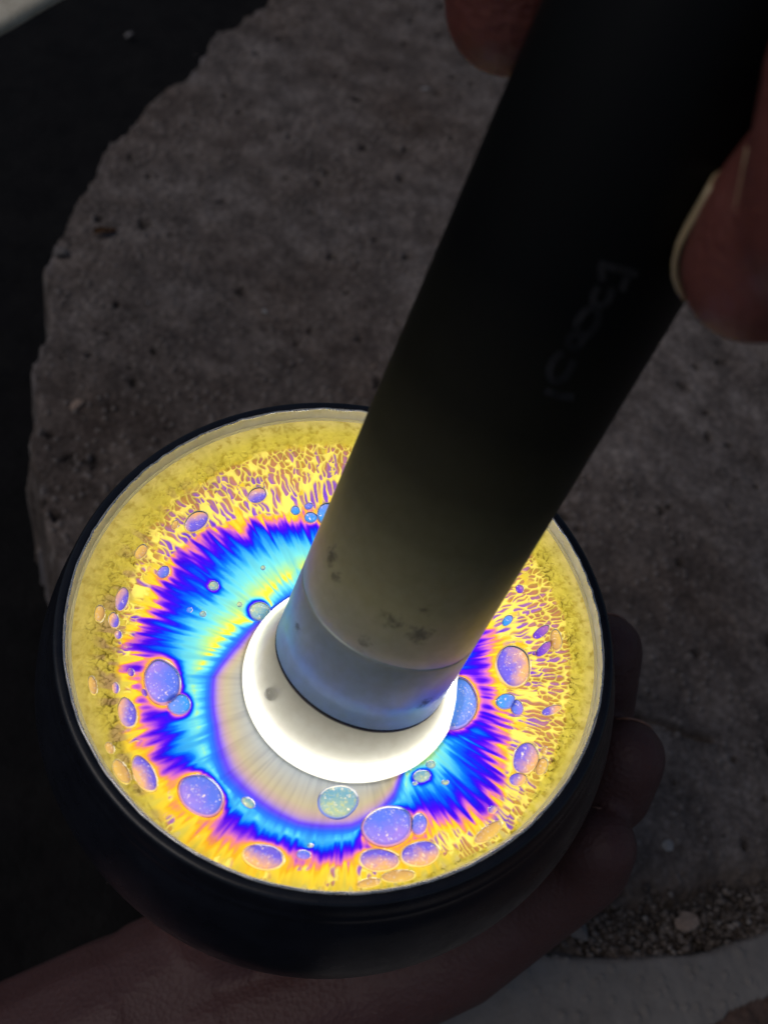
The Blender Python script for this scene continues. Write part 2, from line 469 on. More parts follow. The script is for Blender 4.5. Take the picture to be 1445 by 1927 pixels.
def build_bowl():
    fr = (FILM_O, WX, WY, WZ)
    t = thing('bowl', 'round black glossy bowl held from below, filled with iridescent liquid', 'bowl', (0, 0, ZF - .0537))
    D = DEPTH
    outer = arc([(40.2, D + .16), (40.7, D + .26), (41.5, D + .1), (42.0, D - .9), (42.4, D - 2.4), (42.75, D - 3.2), (43.0, D - 4.2), (44.2, D - 7), (45.8, D - 13), (46.4, D - 19),
                 (45.4, D - 28), (42.3, D - 37), (37, D - 46), (30, D - 52), (24, D - 55), (22, D - 56), (21, D - 55.5), (0.01, D - 55.3)], 6)
    V, Q = lathe([(r * MM, z * MM) for r, z in outer], 160, fr)
    me = np_mesh('bowl_wall', V, Q)
    k = NT('black_glaze')
    c = k.ramp(k.noise(160, 5, .7), [(.3, (.006, .007, .012)), (.75, (.012, .014, .022))])
    k.done(k.pbr(c, k.ramp(k.noise(260, 3, .7), [(.3, (.24,) * 3), (.7, (.38,) * 3)]), normal=k.bump(k.noise(700, 3, .6), .06, .0004), spec=.5))
    link('outer_wall', me, k.m, t)
    # cream inner coat: visible lip plus the white inside under the film
    inner = arc([(40.2, D + .16), (40.05, D + .06), (39.98, D - .25), (39.9, D - 1), (39.8, D - 1.6), (39.7, D - 2.3), (39.6, D - 4), (40.2, D - 9), (41.5, D - 20), (39.6, D - 30), (33, D - 42),
                 (22, D - 49), (0.01, D - 51)], 6)
    V, Q = lathe([(r * MM, z * MM) for r, z in inner], 256, fr)
    ang = np.arctan2(V[:, 1], V[:, 0]); hz = (V[:, 2] - ZF) / MM
    lip = (hz > -2)
    rr = 1 + lip * (.0022 * vnoise((ang + math.pi) / (2 * math.pi) * 210, hz * .6, 8, 210) * smoothstep(-2, D - .4, hz))
    V[:, 0] *= rr; V[:, 1] *= rr
    me = np_mesh('inner_coat', V, Q[:, ::-1])
    k = NT('cream_glaze')
    n1 = k.noise(900, 4, .7); n2 = k.noise(260, 3, .6)
    c = k.ramp(n2, [(.3, (.76, .71, .58)), (.7, (.90, .87, .80))])
    k.done(k.pbr(c, .35, normal=k.bump(n1, .35, .0003)))
    link('inner_coat', me, k.m, t)
    # metal bead added along the lip to catch a bright glint line
    m = 10; N = 420
    V, Q = lathe([((40.02 + .2 * math.cos(b)) * MM, (D + .1 + .2 * math.sin(b)) * MM) for b in np.arange(m) * 2 * math.pi / m], N, fr, close=True)
    a = np.arctan2(V[:, 1], V[:, 0]); w = .10 * vnoise((a + math.pi) / (2 * math.pi) * 170, a * 0, 301, 170) * MM
    V[:, 2] += w; V[:, 0] *= 1 + w / .04 * .8; V[:, 1] *= 1 + w / .04 * .8
    k = NT('added_glint_metal'); k.done(k.pbr((.92, .90, .86, 1), k.ramp(k.noise(500, 3, .7), [(.35, (.12,) * 3), (.65, (.42,) * 3)]), .75))
    link('glint_bead', np_mesh('glint_bead', V, Q), k.m, t)
    return t


# ------------------------------------------------------------------ film
PX0 = (662.0, 1275.0)
BANDS = {   # angle in the photograph (0 = right, 90 = down) : distance in pixels of each colour band from PX0
    180: (252, 270, 300, 345, 385, 412, 425, 440), 160: (262, 284, 305, 345, 375, 405, 425, 445), 143: (278, 312, 325, 340, 360, 392, 420, 450),
    125: (280, 308, 322, 334, 350, 375, 402, 440), 110: (283, 305, 318, 327, 345, 362, 385, 415), 90: (270, 292, 303, 312, 327, 345, 362, 402), 80: (250, 272, 284, 297, 315, 338, 355, 398),
    70: (225, 245, 262, 275, 300, 330, 350, 395), 60: (190, 202, 215, 255, 300, 325, 350, 395), 45: (165, 172, 190, 265, 330, 360, 390, 415),
    30: (155, 162, 185, 240, 295, 322, 350, 402), 20: (150, 160, 175, 235, 275, 305, 325, 403), 0: (140, 150, 165, 195, 240, 268, 285, 403),
    -20: (140, 150, 165, 200, 250, 275, 295, 408), -40: (140, 150, 168, 210, 275, 295, 310, 398), -70: (150, 160, 185, 230, 280, 300, 320, 420),
    -95: (165, 178, 205, 255, 295, 312, 328, 435), -112: (175, 190, 225, 285, 308, 325, 340, 448), -124: (180, 195, 226, 305, 335, 352, 368, 452), -136: (188, 200, 226, 325, 362, 385, 400, 466),
    -148: (195, 207, 228, 318, 380, 405, 420, 456), -165: (215, 235, 258, 345, 385, 405, 420, 445)}
PEAK = {180: .55, 160: .45, 143: .25, 125: .2, 110: .12, 90: .1, 80: .12, 70: .2, 60: .6, 45: .95, 30: .75, 20: .6, 0: .3, -20: .3, -40: .3, -70: .6, -95: .85, -112: .9, -124: .85, -136: .9, -148: 1, -165: 1}

# bubbles: photograph centre, half axes, tilt of the long axis (degrees), kind
BUBBLES = [(306, 1284, 45, 34, 80, 'b'), (338, 1326, 21, 20, 0, 'c'), (247, 1266, 8, 6, 70, 'v'), (272, 1304, 8, 5, 60, 'v'), (240, 1342, 30, 18, 75, 'm'), (218, 1295, 11, 7, 80, 'm'),
           (272, 1457, 38, 20, 60, 'm'), (229, 1453, 27, 13, 60, 'o'), (207, 1408, 12, 8, 60, 'o'), (379, 1497, 46, 37, 40, 'b'), (467, 1511, 14, 9, 35, 'g'), (496, 1613, 41, 24, 12, 'm'),
           (571, 1609, 14, 9, 8, 'b'), (584, 1592, 6, 4, 0, 'g'), (636, 1509, 39, 31, -15, 'g'), (729, 1555, 49, 38, -8, 'b'), (788, 1551, 15, 21, 5, 'b'), (713, 1619, 39, 22, 0, 'm'), (790, 1607, 38, 24, -12, 'm'),
           (749, 1649, 33, 12, -6, 'o'), (694, 1662, 23, 9, -10, 'o'), (918, 1567, 33, 13, -38, 'o'), (926, 1524, 9, 7, -20, 'm'), (988, 1428, 31, 25, -65, 'm'), (973, 1467, 17, 13, -20, 'm'),
           (1018, 1443, 18, 11, -70, 'o'), (1023, 1413, 8, 6, -70, 'o'), (793, 1461, 16, 12, -10, 'g'), (810, 1439, 9, 8, 0, 'g'), (780, 1475, 5, 3.5, 0, 'g'), (837, 1473, 7, 5, 0, 'g'),
           (853, 1323, 50, 44, -70, 'c'), (817, 1376, 16, 10, -15, 'g'), (965, 1254, 41, 34, 85, 'm'), (951, 1320, 19, 15, -20, 'c'), (972, 1332, 16, 12, 80, 'b'), (1005, 1230, 4.5, 4.5, 0, 'v'),
           (370, 982, 26, 18, -35, 'm'), (484, 933, 20, 15, -25, 'm'), (308, 1077, 13, 11, -50, 'b'), (402, 1103, 9.5, 9.5, 0, 'g'), (489, 1151, 20, 18, 10, 'g'), (382, 1156, 6, 6, 0, 'g'), (357, 1148, 5, 5, 0, 'c'),
           (495, 1069, 4.5, 4.5, 0, 'g'), (556, 961, 9, 9, 0, 'c'), (581, 953, 9, 7, -30, 'b'), (585, 974, 12, 11, 0, 'c'), (616, 968, 22, 20, 70, 'c'), (230, 1128, 24, 13, 100, 'm'), (215, 1168, 16, 10, 80, 'm'),
           (223, 1195, 9, 7, 80, 'm'), (188, 1155, 17, 10, 95, 'o'), (266, 1039, 16, 11, -60, 'o'), (330, 988, 10, 6, -70, 'o'), (451, 1138, 5, 5, 0, 'g'), (977, 1109, 9, 8, 80, 'v'), (1045, 1205, 22, 12, 85, 'o'),
           (954, 1168, 13, 8, -50, 'c'), (175, 1290, 19, 8, 80, 'o'), (1036, 1337, 20, 9, -20, 'm'), (1022, 1222, 20, 9, -45, 'v'), (1017, 1190, 20, 9, -40, 'v')]


def disc_xy(px, py):
    p = on_level(px, py, ZF); return np.array([p[0], p[1]]) / MM


def bubble_frame(b):
    px, py, a, bb, ang, kind = b
    c = disc_xy(px, py); t = math.radians(ang)
    u = disc_xy(px + a * math.cos(t), py + a * math.sin(t)) - c
    v = disc_xy(px - bb * math.sin(t), py + bb * math.cos(t)) - c
    return c, u, v


def build_film():
    R = 39.45; step = .108
    ax = np.arange(-R, R + step, step)
    X, Y = np.meshgrid(ax, ax, indexing='ij')
    rad = np.hypot(X, Y)
    c0 = disc_xy(*PX0)
    dx, dy = X - c0[0], Y - c0[1]
    th = np.arctan2(dy, dx); r = np.hypot(dx, dy)
    # band table in film coordinates
    rows = []
    for a, bs in BANDS.items():
        t = math.radians(a); pts = np.array([disc_xy(PX0[0] + d * math.cos(t), PX0[1] + d * math.sin(t)) - c0 for d in bs])
        rows.append((math.atan2(pts[4][1], pts[4][0]), np.hypot(pts[:, 0], pts[:, 1]), PEAK[a]))
    rows.sort(key=lambda q: q[0])
    ta = np.array([q[0] for q in rows]); tb = np.array([q[1] for q in rows]); tp = np.array([q[2] for q in rows])
    ta = np.concatenate([ta - 2 * math.pi, ta, ta + 2 * math.pi]); tb = np.concatenate([tb] * 3); tp = np.concatenate([tp] * 3)
    thw = th + .010 * vnoise((th + math.pi) / (2 * math.pi) * 60, r * .12, 140, 60)
    B = [np.interp(thw, ta, tb[:, i]) for i in range(8)]
    peak = np.interp(th, ta, tp)
    # edge of the film along each direction
    bq = c0[0] * np.cos(th) + c0[1] * np.sin(th)
    edge = -bq + np.sqrt(np.maximum(bq * bq - (c0 @ c0 - R * R), .01))
    B = [np.full(r.shape, 13.0)] + B + [np.maximum(edge, B[-1] + .3)]
    for i in range(1, 10): B[i] = np.maximum(B[i], B[i - 1] + .25)
    K = [0, 1, 2, 3, 4, 5, 6, 7, 8, 10]

    def phase(rr):
        u = np.zeros(rr.shape)
        for i in range(9):
            t = (rr - B[i]) / (B[i + 1] - B[i])
            u = np.where((t >= 0), K[i] + np.clip(t, 0, 1) * (K[i + 1] - K[i]), u)
        return u
    T = (th + math.pi) / (2 * math.pi)
    # streaks point to the middle of the pool
    st = (.52 * vnoise(T * 230 + .8 * vnoise(T * 60, r * .2, 77, 60), r * .13, 101, 230) + .55 * vnoise(T * 380 + .5 * vnoise(T * 90, r * .3, 78, 90), r * .20, 102, 380) + .32 * vnoise(T * 80, r * .15, 103, 80)
          + .10 * vnoise(T * 500, r * .8, 104, 500))
    fine = .6 * vnoise(T * 620, r * .28, 105, 620) + .4 * vnoise(T * 330 + 5, r * .12, 106, 330)
    st = np.tanh(1.25 * st + .42 * fine)
    u0 = phase(r)
    span = np.clip((B[7] - B[3]) / 13.0, .35, 1.1)
    amp = (.05 + 2.25 * smoothstep(2.6, 4.2, u0) * (1 - smoothstep(7.6, 9, u0)) + .45 * smoothstep(1.9, 2.4, u0)) * span
    rr = r + amp * st
    u = phase(rr)
    fine2 = .6 * vnoise(T * 420, r * .22, 107, 420) + .55 * vnoise(T * 250 + .6 * vnoise(T * 70, r * .3, 79, 70), r * .15, 108, 250)
    u = u + 1.0 * fine2 * smoothstep(6.1, 6.6, u) * smoothstep(8.5, 7.8, u)
    # bubbles push the bands: a ring of thinner film round each
    inb = np.zeros(r.shape, bool); halo = np.zeros(r.shape); fr = []
    for b in BUBBLES:
        c, a1, a2 = bubble_frame(b); A = np.linalg.inv(np.stack([a1, a2], 1))
        qx, qy = X - c[0], Y - c[1]
        e = np.hypot(A[0, 0] * qx + A[0, 1] * qy, A[1, 0] * qx + A[1, 1] * qy)
        s = math.sqrt(np.linalg.norm(a1) * np.linalg.norm(a2))
        dd = (e - 1) * s
        inb |= e < .985
        if s > .7: halo = np.maximum(halo, np.where(dd > -.2, np.exp(-(np.maximum(dd, 0) / (.28 + .16 * s)) ** 1.5) * min(1, s / 1.6), 0))
        fr.append(b)
    u = np.where((u > 2.0) & (u < 6.6), u + halo * np.clip(6.75 - u, 0, 2.3), u)
    # where the film never gets to the greenish yellow, fold the order back
    s = 1 - np.abs(u - 3)
    sp = np.clip(s, 0, 1) * np.clip(peak + .35 * st, .03, 1)
    spk = np.where((u > 2) & (u < 4), sp, 0)
    # cell network: drawn-out cells between the drips and the crust
    pull = 1.35 + .4 * smoothstep(8, 6.4, u0)
    wv = .3 * vnoise(X * .9, Y * .9, 201); 
    f1, f2, cid = voronoi(T * 235 + wv, r / 4.4 + .5 * vnoise(X * .5, Y * .5, 202), 210, 235)
    g1, g2, gid = voronoi(T * 270 + wv, r / 1.7 + .4 * vnoise(X * .9, Y * .9, 203), 211, 270)
    blend = smoothstep(7.3, 7.9, u0 + .25 * vnoise(X * .5, Y * .5, 204))
    e1 = np.minimum(f2 - f1, (.66 - f1) * .9); e2 = np.minimum(g2 - g1, (.74 - g1) * .9)
    ed = np.where(blend > .5, e2, e1); idc = np.where(blend > .5, gid, cid)
    wall = 1 - smoothstep(.06, .18 + .18 * idc, ed)
    # open drips low down: only some cells show
    openc = smoothstep(.12, .30, idc + .45 * (u0 - 6.9))
    zone = smoothstep(6.25, 6.8, u0 + .25 * st) * (1 - smoothstep(8.02, 8.35, u0 + .18 * vnoise(X * .8, Y * .8, 205)))
    deg = np.degrees(th)                                           # 90 = far side of the bowl
    azc = np.clip(np.interp(deg, [-180, -150, -140, -100, -75, -62, -40, -20, 60, 130, 150, 165, 180], [.30, .15, .12, .12, .15, .45, .9, 1, 1, 1, .8, .45, .30]), 0, 1)
    gate = smoothstep(-.1, .1, azc - .5 + .5 * vnoise(X * .55, Y * .55, 230) + (idc - .5) * .5)
    cell = zone * openc * (1 - wall) * gate
    wallm = zone * wall * gate * (.15 + .85 * openc)
    # crust
    k1, k2, kid = voronoi(T * 200 + .7 * fbm(X * .8, Y * .8, 221, 2), r / 1.5 + .7 * fbm(X * .8, Y * .8, 222, 2), 223, 200)
    crz = smoothstep(7.9, 8.25, u0)
    dens = smoothstep(9.55, 8.4, u0 + .45 * fbm(X * .35, Y * .35, 224, 2)) * (1 - .9 * np.exp(-((np.degrees(th) - 98) / 30) ** 2))
    crack = crz * (1 - smoothstep(.02, .12, k2 - k1)) * dens * smoothstep(.38, .6, kid + .3 * fbm(X * .5, Y * .5, 225, 2))
    left = np.clip(1 - (180 - np.abs(deg)) / 62, 0, 1) ** .7
    mauve = smoothstep(7.3, 7.9, u0) * smoothstep(9.3, 8.4, u0) * (.12 + .88 * left) * smoothstep(-.15, .35, .9 * vnoise(T * 260, r * .35, 228, 260) + .5 * fbm(X * .7, Y * .7, 229, 2))
    lump = fbm(X * 1.25, Y * 1.25, 226, 4, .6)
    tilt = lump - np.roll(np.roll(lump, 3, 0), -2, 1)
    z = .16 * wallm - .05 * cell + crz * (.34 * lump * (.4 + .6 * dens) - .30 * crack + .07 * (1 - smoothstep(0, .6, k1)) * dens) + .03 * st * (1 - crz)
    z *= smoothstep(0, 1.2, R - rad) * .8 + .2
    V = np.stack([X * MM, Y * MM, ZF + z * MM], -1).reshape(-1, 3)
    n, m = X.shape; I = np.arange(n - 1)[:, None] * m + np.arange(m - 1)[None, :]
    keep = (rad[:-1, :-1] < R) & (r[:-1, :-1] > 12.6) & ~inb[:-1, :-1]
    I = I[keep]; Q = np.stack([I, I + m, I + m + 1, I + 1], 1)
    used, inv = np.unique(Q, return_inverse=True)
    me = np_mesh('liquid_film', V[used], inv.reshape(Q.shape))
    for nm, a in (('order', u / 10), ('wall', wallm), ('cell', cell), ('crack', crack), ('crust', crz), ('lump', lump * .5 + .5), ('streak', st * .5 + .5), ('cid', idc), ('mauve', mauve), ('left', left * smoothstep(7.6, 8.2, u0)), ('peak', spk)):
        attr(me, nm, a.reshape(-1)[used])

    k = NT('interference_film')
    S = [(0, (140, 158, 186)), (.35, (156, 168, 184)), (.62, (164, 165, 162)), (.8, (174, 167, 146)), (.92, (176, 154, 164)), (1.02, (150, 124, 212)), (1.35, (92, 66, 240)), (1.75, (45, 95, 250)), (2.1, (40, 130, 252)),
         (3.0, (60, 170, 250)), (3.8, (26, 140, 255)), (4.15, (8, 96, 255)), (4.55, (16, 36, 250)), (4.9, (55, 10, 245)),
         (5.25, (92, 22, 238)), (5.6, (150, 66, 226)), (5.95, (206, 112, 190)), (6.25, (228, 140, 104)), (6.6, (242, 180, 38)), (7.1, (238, 206, 58)), (7.7, (224, 200, 66)), (8.2, (208, 194, 78)), (9.0, (202, 190, 84)), (10, (196, 184, 118))]
    c = k.ramp(k.attr('order'), [(p / 10, lin(*q)) for p, q in S])
    pk = k.attr('peak')
    c = k.mix(k.ramp(pk, [(.02, (0, 0, 0)), (.30, (1, 1, 1))]), c, k.ramp(pk, [(.2, lin(70, 185, 245)), (.5, lin(110, 210, 225)), (.74, lin(160, 220, 150)), (.92, lin(226, 230, 66))]))
    # inside of the drawn-out cells: mauve near the drips, brown to orange further out
    ci = k.ramp(k.math('ADD', k.attr('order'), k.math('MULTIPLY', k.math('SUBTRACT', k.attr('cid'), .5), .03)),
                [(.62, lin(90, 50, 235)), (.68, lin(126, 72, 215)), (.735, lin(158, 98, 170)), (.775, lin(178, 118, 100)), (.83, lin(178, 138, 66))])
    c = k.mix(k.math('MULTIPLY', k.attr('cell'), .92), c, ci)
    c = k.mix(k.math('MULTIPLY', k.attr('wall'), .9), c, lin(248, 234, 118))
    # crust: emboss shading painted in, darker in the low spots
    lump_shade = k.ramp(k.attr('lump'), [(.25, (.70, .66, .48)), (.45, (.93, .93, .88)), (.7, (1, 1, 1))])
    c = k.mix(k.attr('crust'), c, k.mix(1, c, lump_shade, 'MULTIPLY'))
    c = k.mix(k.math('MULTIPLY', k.attr('left'), .45), c, lin(158, 140, 66))
    c = k.mix(k.math('MULTIPLY', k.attr('mauve'), .72), c, lin(150, 118, 104))
    c = k.mix(k.math('MULTIPLY', k.attr('crack'), .9), c, lin(74, 62, 12))
    fl = k.ramp(k.attr('streak'), [(.1, (.82, .82, .85)), (.5, (.95, .95, .95)), (.85, (1, 1, 1))])
    c = k.mix(1, c, fl, 'MULTIPLY')
    tr = k.shade('ShaderNodeBsdfTranslucent', c)
    gl = k.shade('ShaderNodeBsdfGlossy', (1, 1, 1, 1), Roughness=.12)
    df = k.shade('ShaderNodeBsdfDiffuse', c)
    body = k.mixs(.12, tr, df)
    fz = k.n('ShaderNodeFresnel'); fz.inputs['IOR'].default_value = 1.33
    k.done(k.mixs(k.math('MULTIPLY', fz.outputs[0], .55), body, gl))
    root = thing('liquid', 'iridescent blue, violet and yellow liquid film full of bubbles inside the bowl', 'liquid', (0, 0, ZF))
    link('film', me, k.m, root)

    # meniscus where the liquid climbs the wall
    V, Q = lathe([((39.52 + .24 * math.cos(b)) * MM, (.26 + .24 * math.sin(b)) * MM) for b in np.arange(8) * math.pi / 4], 300, (FILM_O, WX, WY, WZ), close=True)
    k = NT('meniscus'); k.done(k.mixs(.15, k.shade('ShaderNodeBsdfTranslucent', (.9, .88, .74, 1)), k.pbr((.9, .88, .8, 1), .15, .5)))
    link('meniscus', np_mesh('meniscus', V, Q), k.m, root)

    # bubbles
    mats = {}
    cols = {'b': ((92, 120, 245), (150, 125, 235)), 'c': ((60, 150, 250), (110, 140, 245)), 'g': ((105, 158, 190), (160, 185, 165)), 'v': ((110, 70, 225), (170, 110, 190)),
            'm': ((112, 100, 240), (235, 180, 110)), 'o': ((205, 165, 110), (222, 186, 96))}
    rims = {'b': (205, 150, 190), 'c': (150, 150, 235), 'g': (120, 140, 225), 'v': (225, 170, 120), 'm': (252, 226, 150), 'o': (248, 230, 130)}
    for q in cols:
        k = NT('bubble_skin_' + {'b': 'blue', 'c': 'azure', 'g': 'pearl', 'v': 'violet', 'm': 'mauve', 'o': 'ochre'}[q])
        wob = k.noise(420, 4, .7)
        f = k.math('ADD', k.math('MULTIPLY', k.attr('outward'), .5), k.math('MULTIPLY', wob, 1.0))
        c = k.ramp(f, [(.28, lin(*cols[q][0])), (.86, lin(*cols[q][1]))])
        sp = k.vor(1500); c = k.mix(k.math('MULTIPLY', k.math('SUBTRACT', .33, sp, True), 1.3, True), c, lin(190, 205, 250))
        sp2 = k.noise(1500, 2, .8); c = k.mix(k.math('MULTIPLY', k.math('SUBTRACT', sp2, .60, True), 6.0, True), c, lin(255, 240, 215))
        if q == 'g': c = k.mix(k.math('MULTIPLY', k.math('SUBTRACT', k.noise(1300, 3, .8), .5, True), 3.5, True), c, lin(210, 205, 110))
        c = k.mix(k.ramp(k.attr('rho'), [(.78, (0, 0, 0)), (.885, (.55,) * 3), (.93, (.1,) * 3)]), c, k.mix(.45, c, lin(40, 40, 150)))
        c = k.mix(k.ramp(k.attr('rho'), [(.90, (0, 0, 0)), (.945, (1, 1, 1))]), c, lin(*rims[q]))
        tr = k.shade('ShaderNodeBsdfTranslucent', c); gl = k.shade('ShaderNodeBsdfGlossy', (1, 1, 1, 1), Roughness=.1)
        df = k.shade('ShaderNodeBsdfDiffuse', c)
        fz = k.n('ShaderNodeFresnel'); fz.inputs['IOR'].default_value = 1.33
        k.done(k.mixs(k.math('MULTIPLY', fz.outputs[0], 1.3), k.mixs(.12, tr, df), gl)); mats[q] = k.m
    for bi, b in enumerate(fr):
        c, a1, a2 = bubble_frame(b); s = math.sqrt(np.linalg.norm(a1) * np.linalg.norm(a2))
        nr, nt = (12, 56) if s > 1.3 else (6, 24)
        ph = rng.random(4) * 6.28
        V = [np.array([c[0], c[1], 0])]; rho = [0]
        H = min(.24 * s, .75)
        for i in range(1, nr + 1):
            q = i / nr if i < nr else 1.03
            q = math.sin(q * math.pi / 2 / 1.03) * 1.03
            for j in range(nt):
                t = j / nt * 2 * math.pi
                w = q * (1 + .03 * math.sin(2 * t + ph[0]) + .022 * math.sin(3 * t + ph[1]) + .012 * math.sin(5 * t + ph[2]))
                p = c + a1 * w * math.cos(t) + a2 * w * math.sin(t); V.append(np.array([p[0], p[1], 0])); rho.append(min(q, 1.0))
        V = np.array(V); rho = np.array(rho)
        V[:, 2] = H * np.sqrt(np.maximum(1 - rho ** 2, 0)) + .05 + bi * .0007
        rv = np.hypot(V[:, 0] - c0[0], V[:, 1] - c0[1])
        outw = (rv - rv.mean()) / (max(rv.max() - rv.min(), 1e-3) / 2)
        Tt = [[0, 1 + j, 1 + (j + 1) % nt] for j in range(nt)]
        Q = [[1 + i * nt + j, 1 + (i + 1) * nt + j, 1 + (i + 1) * nt + (j + 1) % nt, 1 + i * nt + (j + 1) % nt] for i in range(nr - 1) for j in range(nt)]
        W = V * MM; W[:, 2] += ZF
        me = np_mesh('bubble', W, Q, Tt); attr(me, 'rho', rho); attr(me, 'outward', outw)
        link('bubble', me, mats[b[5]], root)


# ------------------------------------------------------------------ flashlight
AXD = np.array([0.34068245, -0.72739077, -0.59568291])       # barrel direction, camera space
RAD = 13.0


def barrel_frame():
    n1 = np.cross(ray(690, 780), ray(850, 400)); n1 /= np.linalg.norm(n1)
    n2 = np.cross(ray(1035, 985), ray(1245, 640)); n2 /= np.linalg.norm(n2)
    if n1 @ ray(1035, 985) < 0: n1 = -n1
    if n2 @ ray(690, 780) < 0: n2 = -n2
    p = np.linalg.lstsq(np.array([n1, n2, AXD]), np.array([1, 1, 0]), rcond=None)[0] * RAD
    t = ((CF - p) @ UPV) / (AXD @ UPV)
    o = to_world(p + AXD * t)
    z = RW @ AXD; z /= np.linalg.norm(z)
    x = np.cross(WZ, z); x /= np.linalg.norm(x); y = np.cross(z, x)
    return o, x, y, z


BF = barrel_frame()


def build_flashlight():
    o, x, y, z = BF
    t = thing('flashlight', 'thick black cylindrical flashlight with its glowing white end dipped in the bowl', 'flashlight', tuple(o))
    H0 = 3.9
    def surf(px, py, lift=.05):
        c = to_world((0, 0, 0)); r = RW @ ray(px, py); r /= np.linalg.norm(r)
        oc = c - o; a = r - (r @ z) * z; b = oc - (oc @ z) * z
        A = a @ a; Bq = 2 * a @ b; Cq = b @ b - ((RAD + lift) * MM) ** 2
        s = (-Bq - math.sqrt(max(Bq * Bq - 4 * A * Cq, 0))) / (2 * A); return c + r * s
    k = NT('worn_black_painted_glow')
    tc = k.n('ShaderNodeAttribute', attribute_name='along').outputs['Fac']
    sc = k.noise(150, 6, .75, dist=.6)
    spot = k.noise(75, 3, .6)
    worn = 0.0
    for (px, py, rad_) in ((735, 1168, 2.9), (788, 1196, 3.3), (624, 1045, 3.0), (632, 1085, 2.0), (690, 1215, 2.2), (800, 1150, 1.6), (560, 1180, 1.8), (800, 1322, 2.2)):
        vd = k.n('ShaderNodeVectorMath', operation='DISTANCE'); k.put(vd.inputs[0], k.obj()); vd.inputs[1].default_value = tuple(surf(px, py))
        m_ = k.math('SUBTRACT', 1.0, k.math('DIVIDE', vd.outputs['Value'], rad_ * MM), True)
        worn = k.math('MAXIMUM', worn, k.math('MULTIPLY', m_, 1.0))
    worn = k.math('MULTIPLY', k.math('SUBTRACT', k.math('ADD', k.math('MULTIPLY', worn, .30), k.noise(620, 6, .8, dist=.5)), .66, True), 7.0, True)
    worn = k.math('MULTIPLY', worn, .62)
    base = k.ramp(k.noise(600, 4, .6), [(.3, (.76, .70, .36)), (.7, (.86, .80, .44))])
    base = k.mix(k.ramp(tc, [(.09, (.95,) * 3), (.165, (.7,) * 3), (.19, (.28,) * 3), (.26, (0, 0, 0))]), base, k.mix(1, base, (.36, .62, 1.7, 1), 'MULTIPLY'))  # film's yellow and blue reflections painted into the head colour
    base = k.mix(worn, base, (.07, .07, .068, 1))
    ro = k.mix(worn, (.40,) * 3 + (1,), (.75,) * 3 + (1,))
    # bare metal at the head; reflection falloff painted in as a fade to black
    glow_fade = k.ramp(k.math('ADD', tc, k.math('MULTIPLY', k.math('SUBTRACT', k.noise(60, 4, .6), .5), .03)), [(.13, (0, 0, 0)), (.22, (.30,) * 3), (.30, (.62,) * 3), (.37, (.84,) * 3), (.45, (.945,) * 3), (.55, (.985,) * 3), (.70, (1, 1, 1))])
    base = k.mix(glow_fade, base, (.003, .0032, .0036, 1))
    ro = k.mix(glow_fade, ro, (.5,) * 3 + (1,))
    k.done(k.pbr(base, ro, k.mix(glow_fade, (.55,) * 3 + (1,), (0, 0, 0, 1)), normal=k.bump(k.noise(2200, 2, .6), .05, .0002), spec=.14))
    bez = k.m
    k = NT('black_anodising')
    base = k.ramp(k.noise(500, 4, .6), [(.3, (.010, .010, .012)), (.7, (.02, .02, .023))])
    k.done(k.pbr(base, .45, .2, normal=k.bump(k.noise(1800, 2, .6), .06, .0002), spec=.35))
    blk = k.m

    def ring(name, prof, mat, par=t, n=128):
        V, Q = lathe([(r * MM, h * MM) for r, h in prof], n, BF)
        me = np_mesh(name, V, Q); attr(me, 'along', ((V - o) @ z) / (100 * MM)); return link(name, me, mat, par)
    ring('shadow_ring', [(0.01, H0 + 1.2), (11.2, H0 + 1.0), (12.0, H0 + .2), (12.5, H0), (12.9, H0 + .14), (13.0, H0 + .5), (13.0, H0 + .7), (12.85, H0 + .8)], blk)  # black end ring added for the dark shadow line under the barrel
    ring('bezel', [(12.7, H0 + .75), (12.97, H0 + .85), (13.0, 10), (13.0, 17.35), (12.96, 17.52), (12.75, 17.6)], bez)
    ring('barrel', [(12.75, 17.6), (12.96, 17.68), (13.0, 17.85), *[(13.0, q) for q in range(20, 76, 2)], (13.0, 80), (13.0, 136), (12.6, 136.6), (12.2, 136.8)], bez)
    ring('tail_cap', [(12.2, 136.7), (12.9, 137), (13.2, 138), (13.2, 150), (12.6, 152), (9, 152.6), (8.4, 152.2), (7.8, 153.2), (5, 154.2), (0.01, 154.6)], blk)
    # faint worn print along the barrel: rubbed glyphs nobody can read any more
    k = NT('rubbed_print'); kk = k.noise(420, 4, .7)
    k.done(k.pbr(k.ramp(kk, [(.4, (.006, .006, .007)), (.62, (.026, .025, .027))]), .6, spec=.3))
    def stroke(pts, w):
        V = []; Q = []
        for i, (px, py) in enumerate(pts):
            q = np.array(pts[min(i + 1, len(pts) - 1)]) - np.array(pts[max(i - 1, 0)]); q = q / (np.linalg.norm(q) + 1e-9); nn = np.array([-q[1], q[0]]) * w
            V += [surf(px + nn[0], py + nn[1]), surf(px - nn[0], py - nn[1])]
        Q = [[2 * i, 2 * i + 1, 2 * i + 3, 2 * i + 2] for i in range(len(pts) - 1)]
        return V, Q
    def ell(cx, cy, a, b, ang, t0=0, t1=360, n=22):
        r = math.radians(ang); out = []
        for i in range(n + 1):
            s = math.radians(t0 + (t1 - t0) * i / n); p, q = a * math.cos(s), b * math.sin(s)
            out.append((cx + p * math.cos(r) - q * math.sin(r), cy + p * math.sin(r) + q * math.cos(r)))
        return out
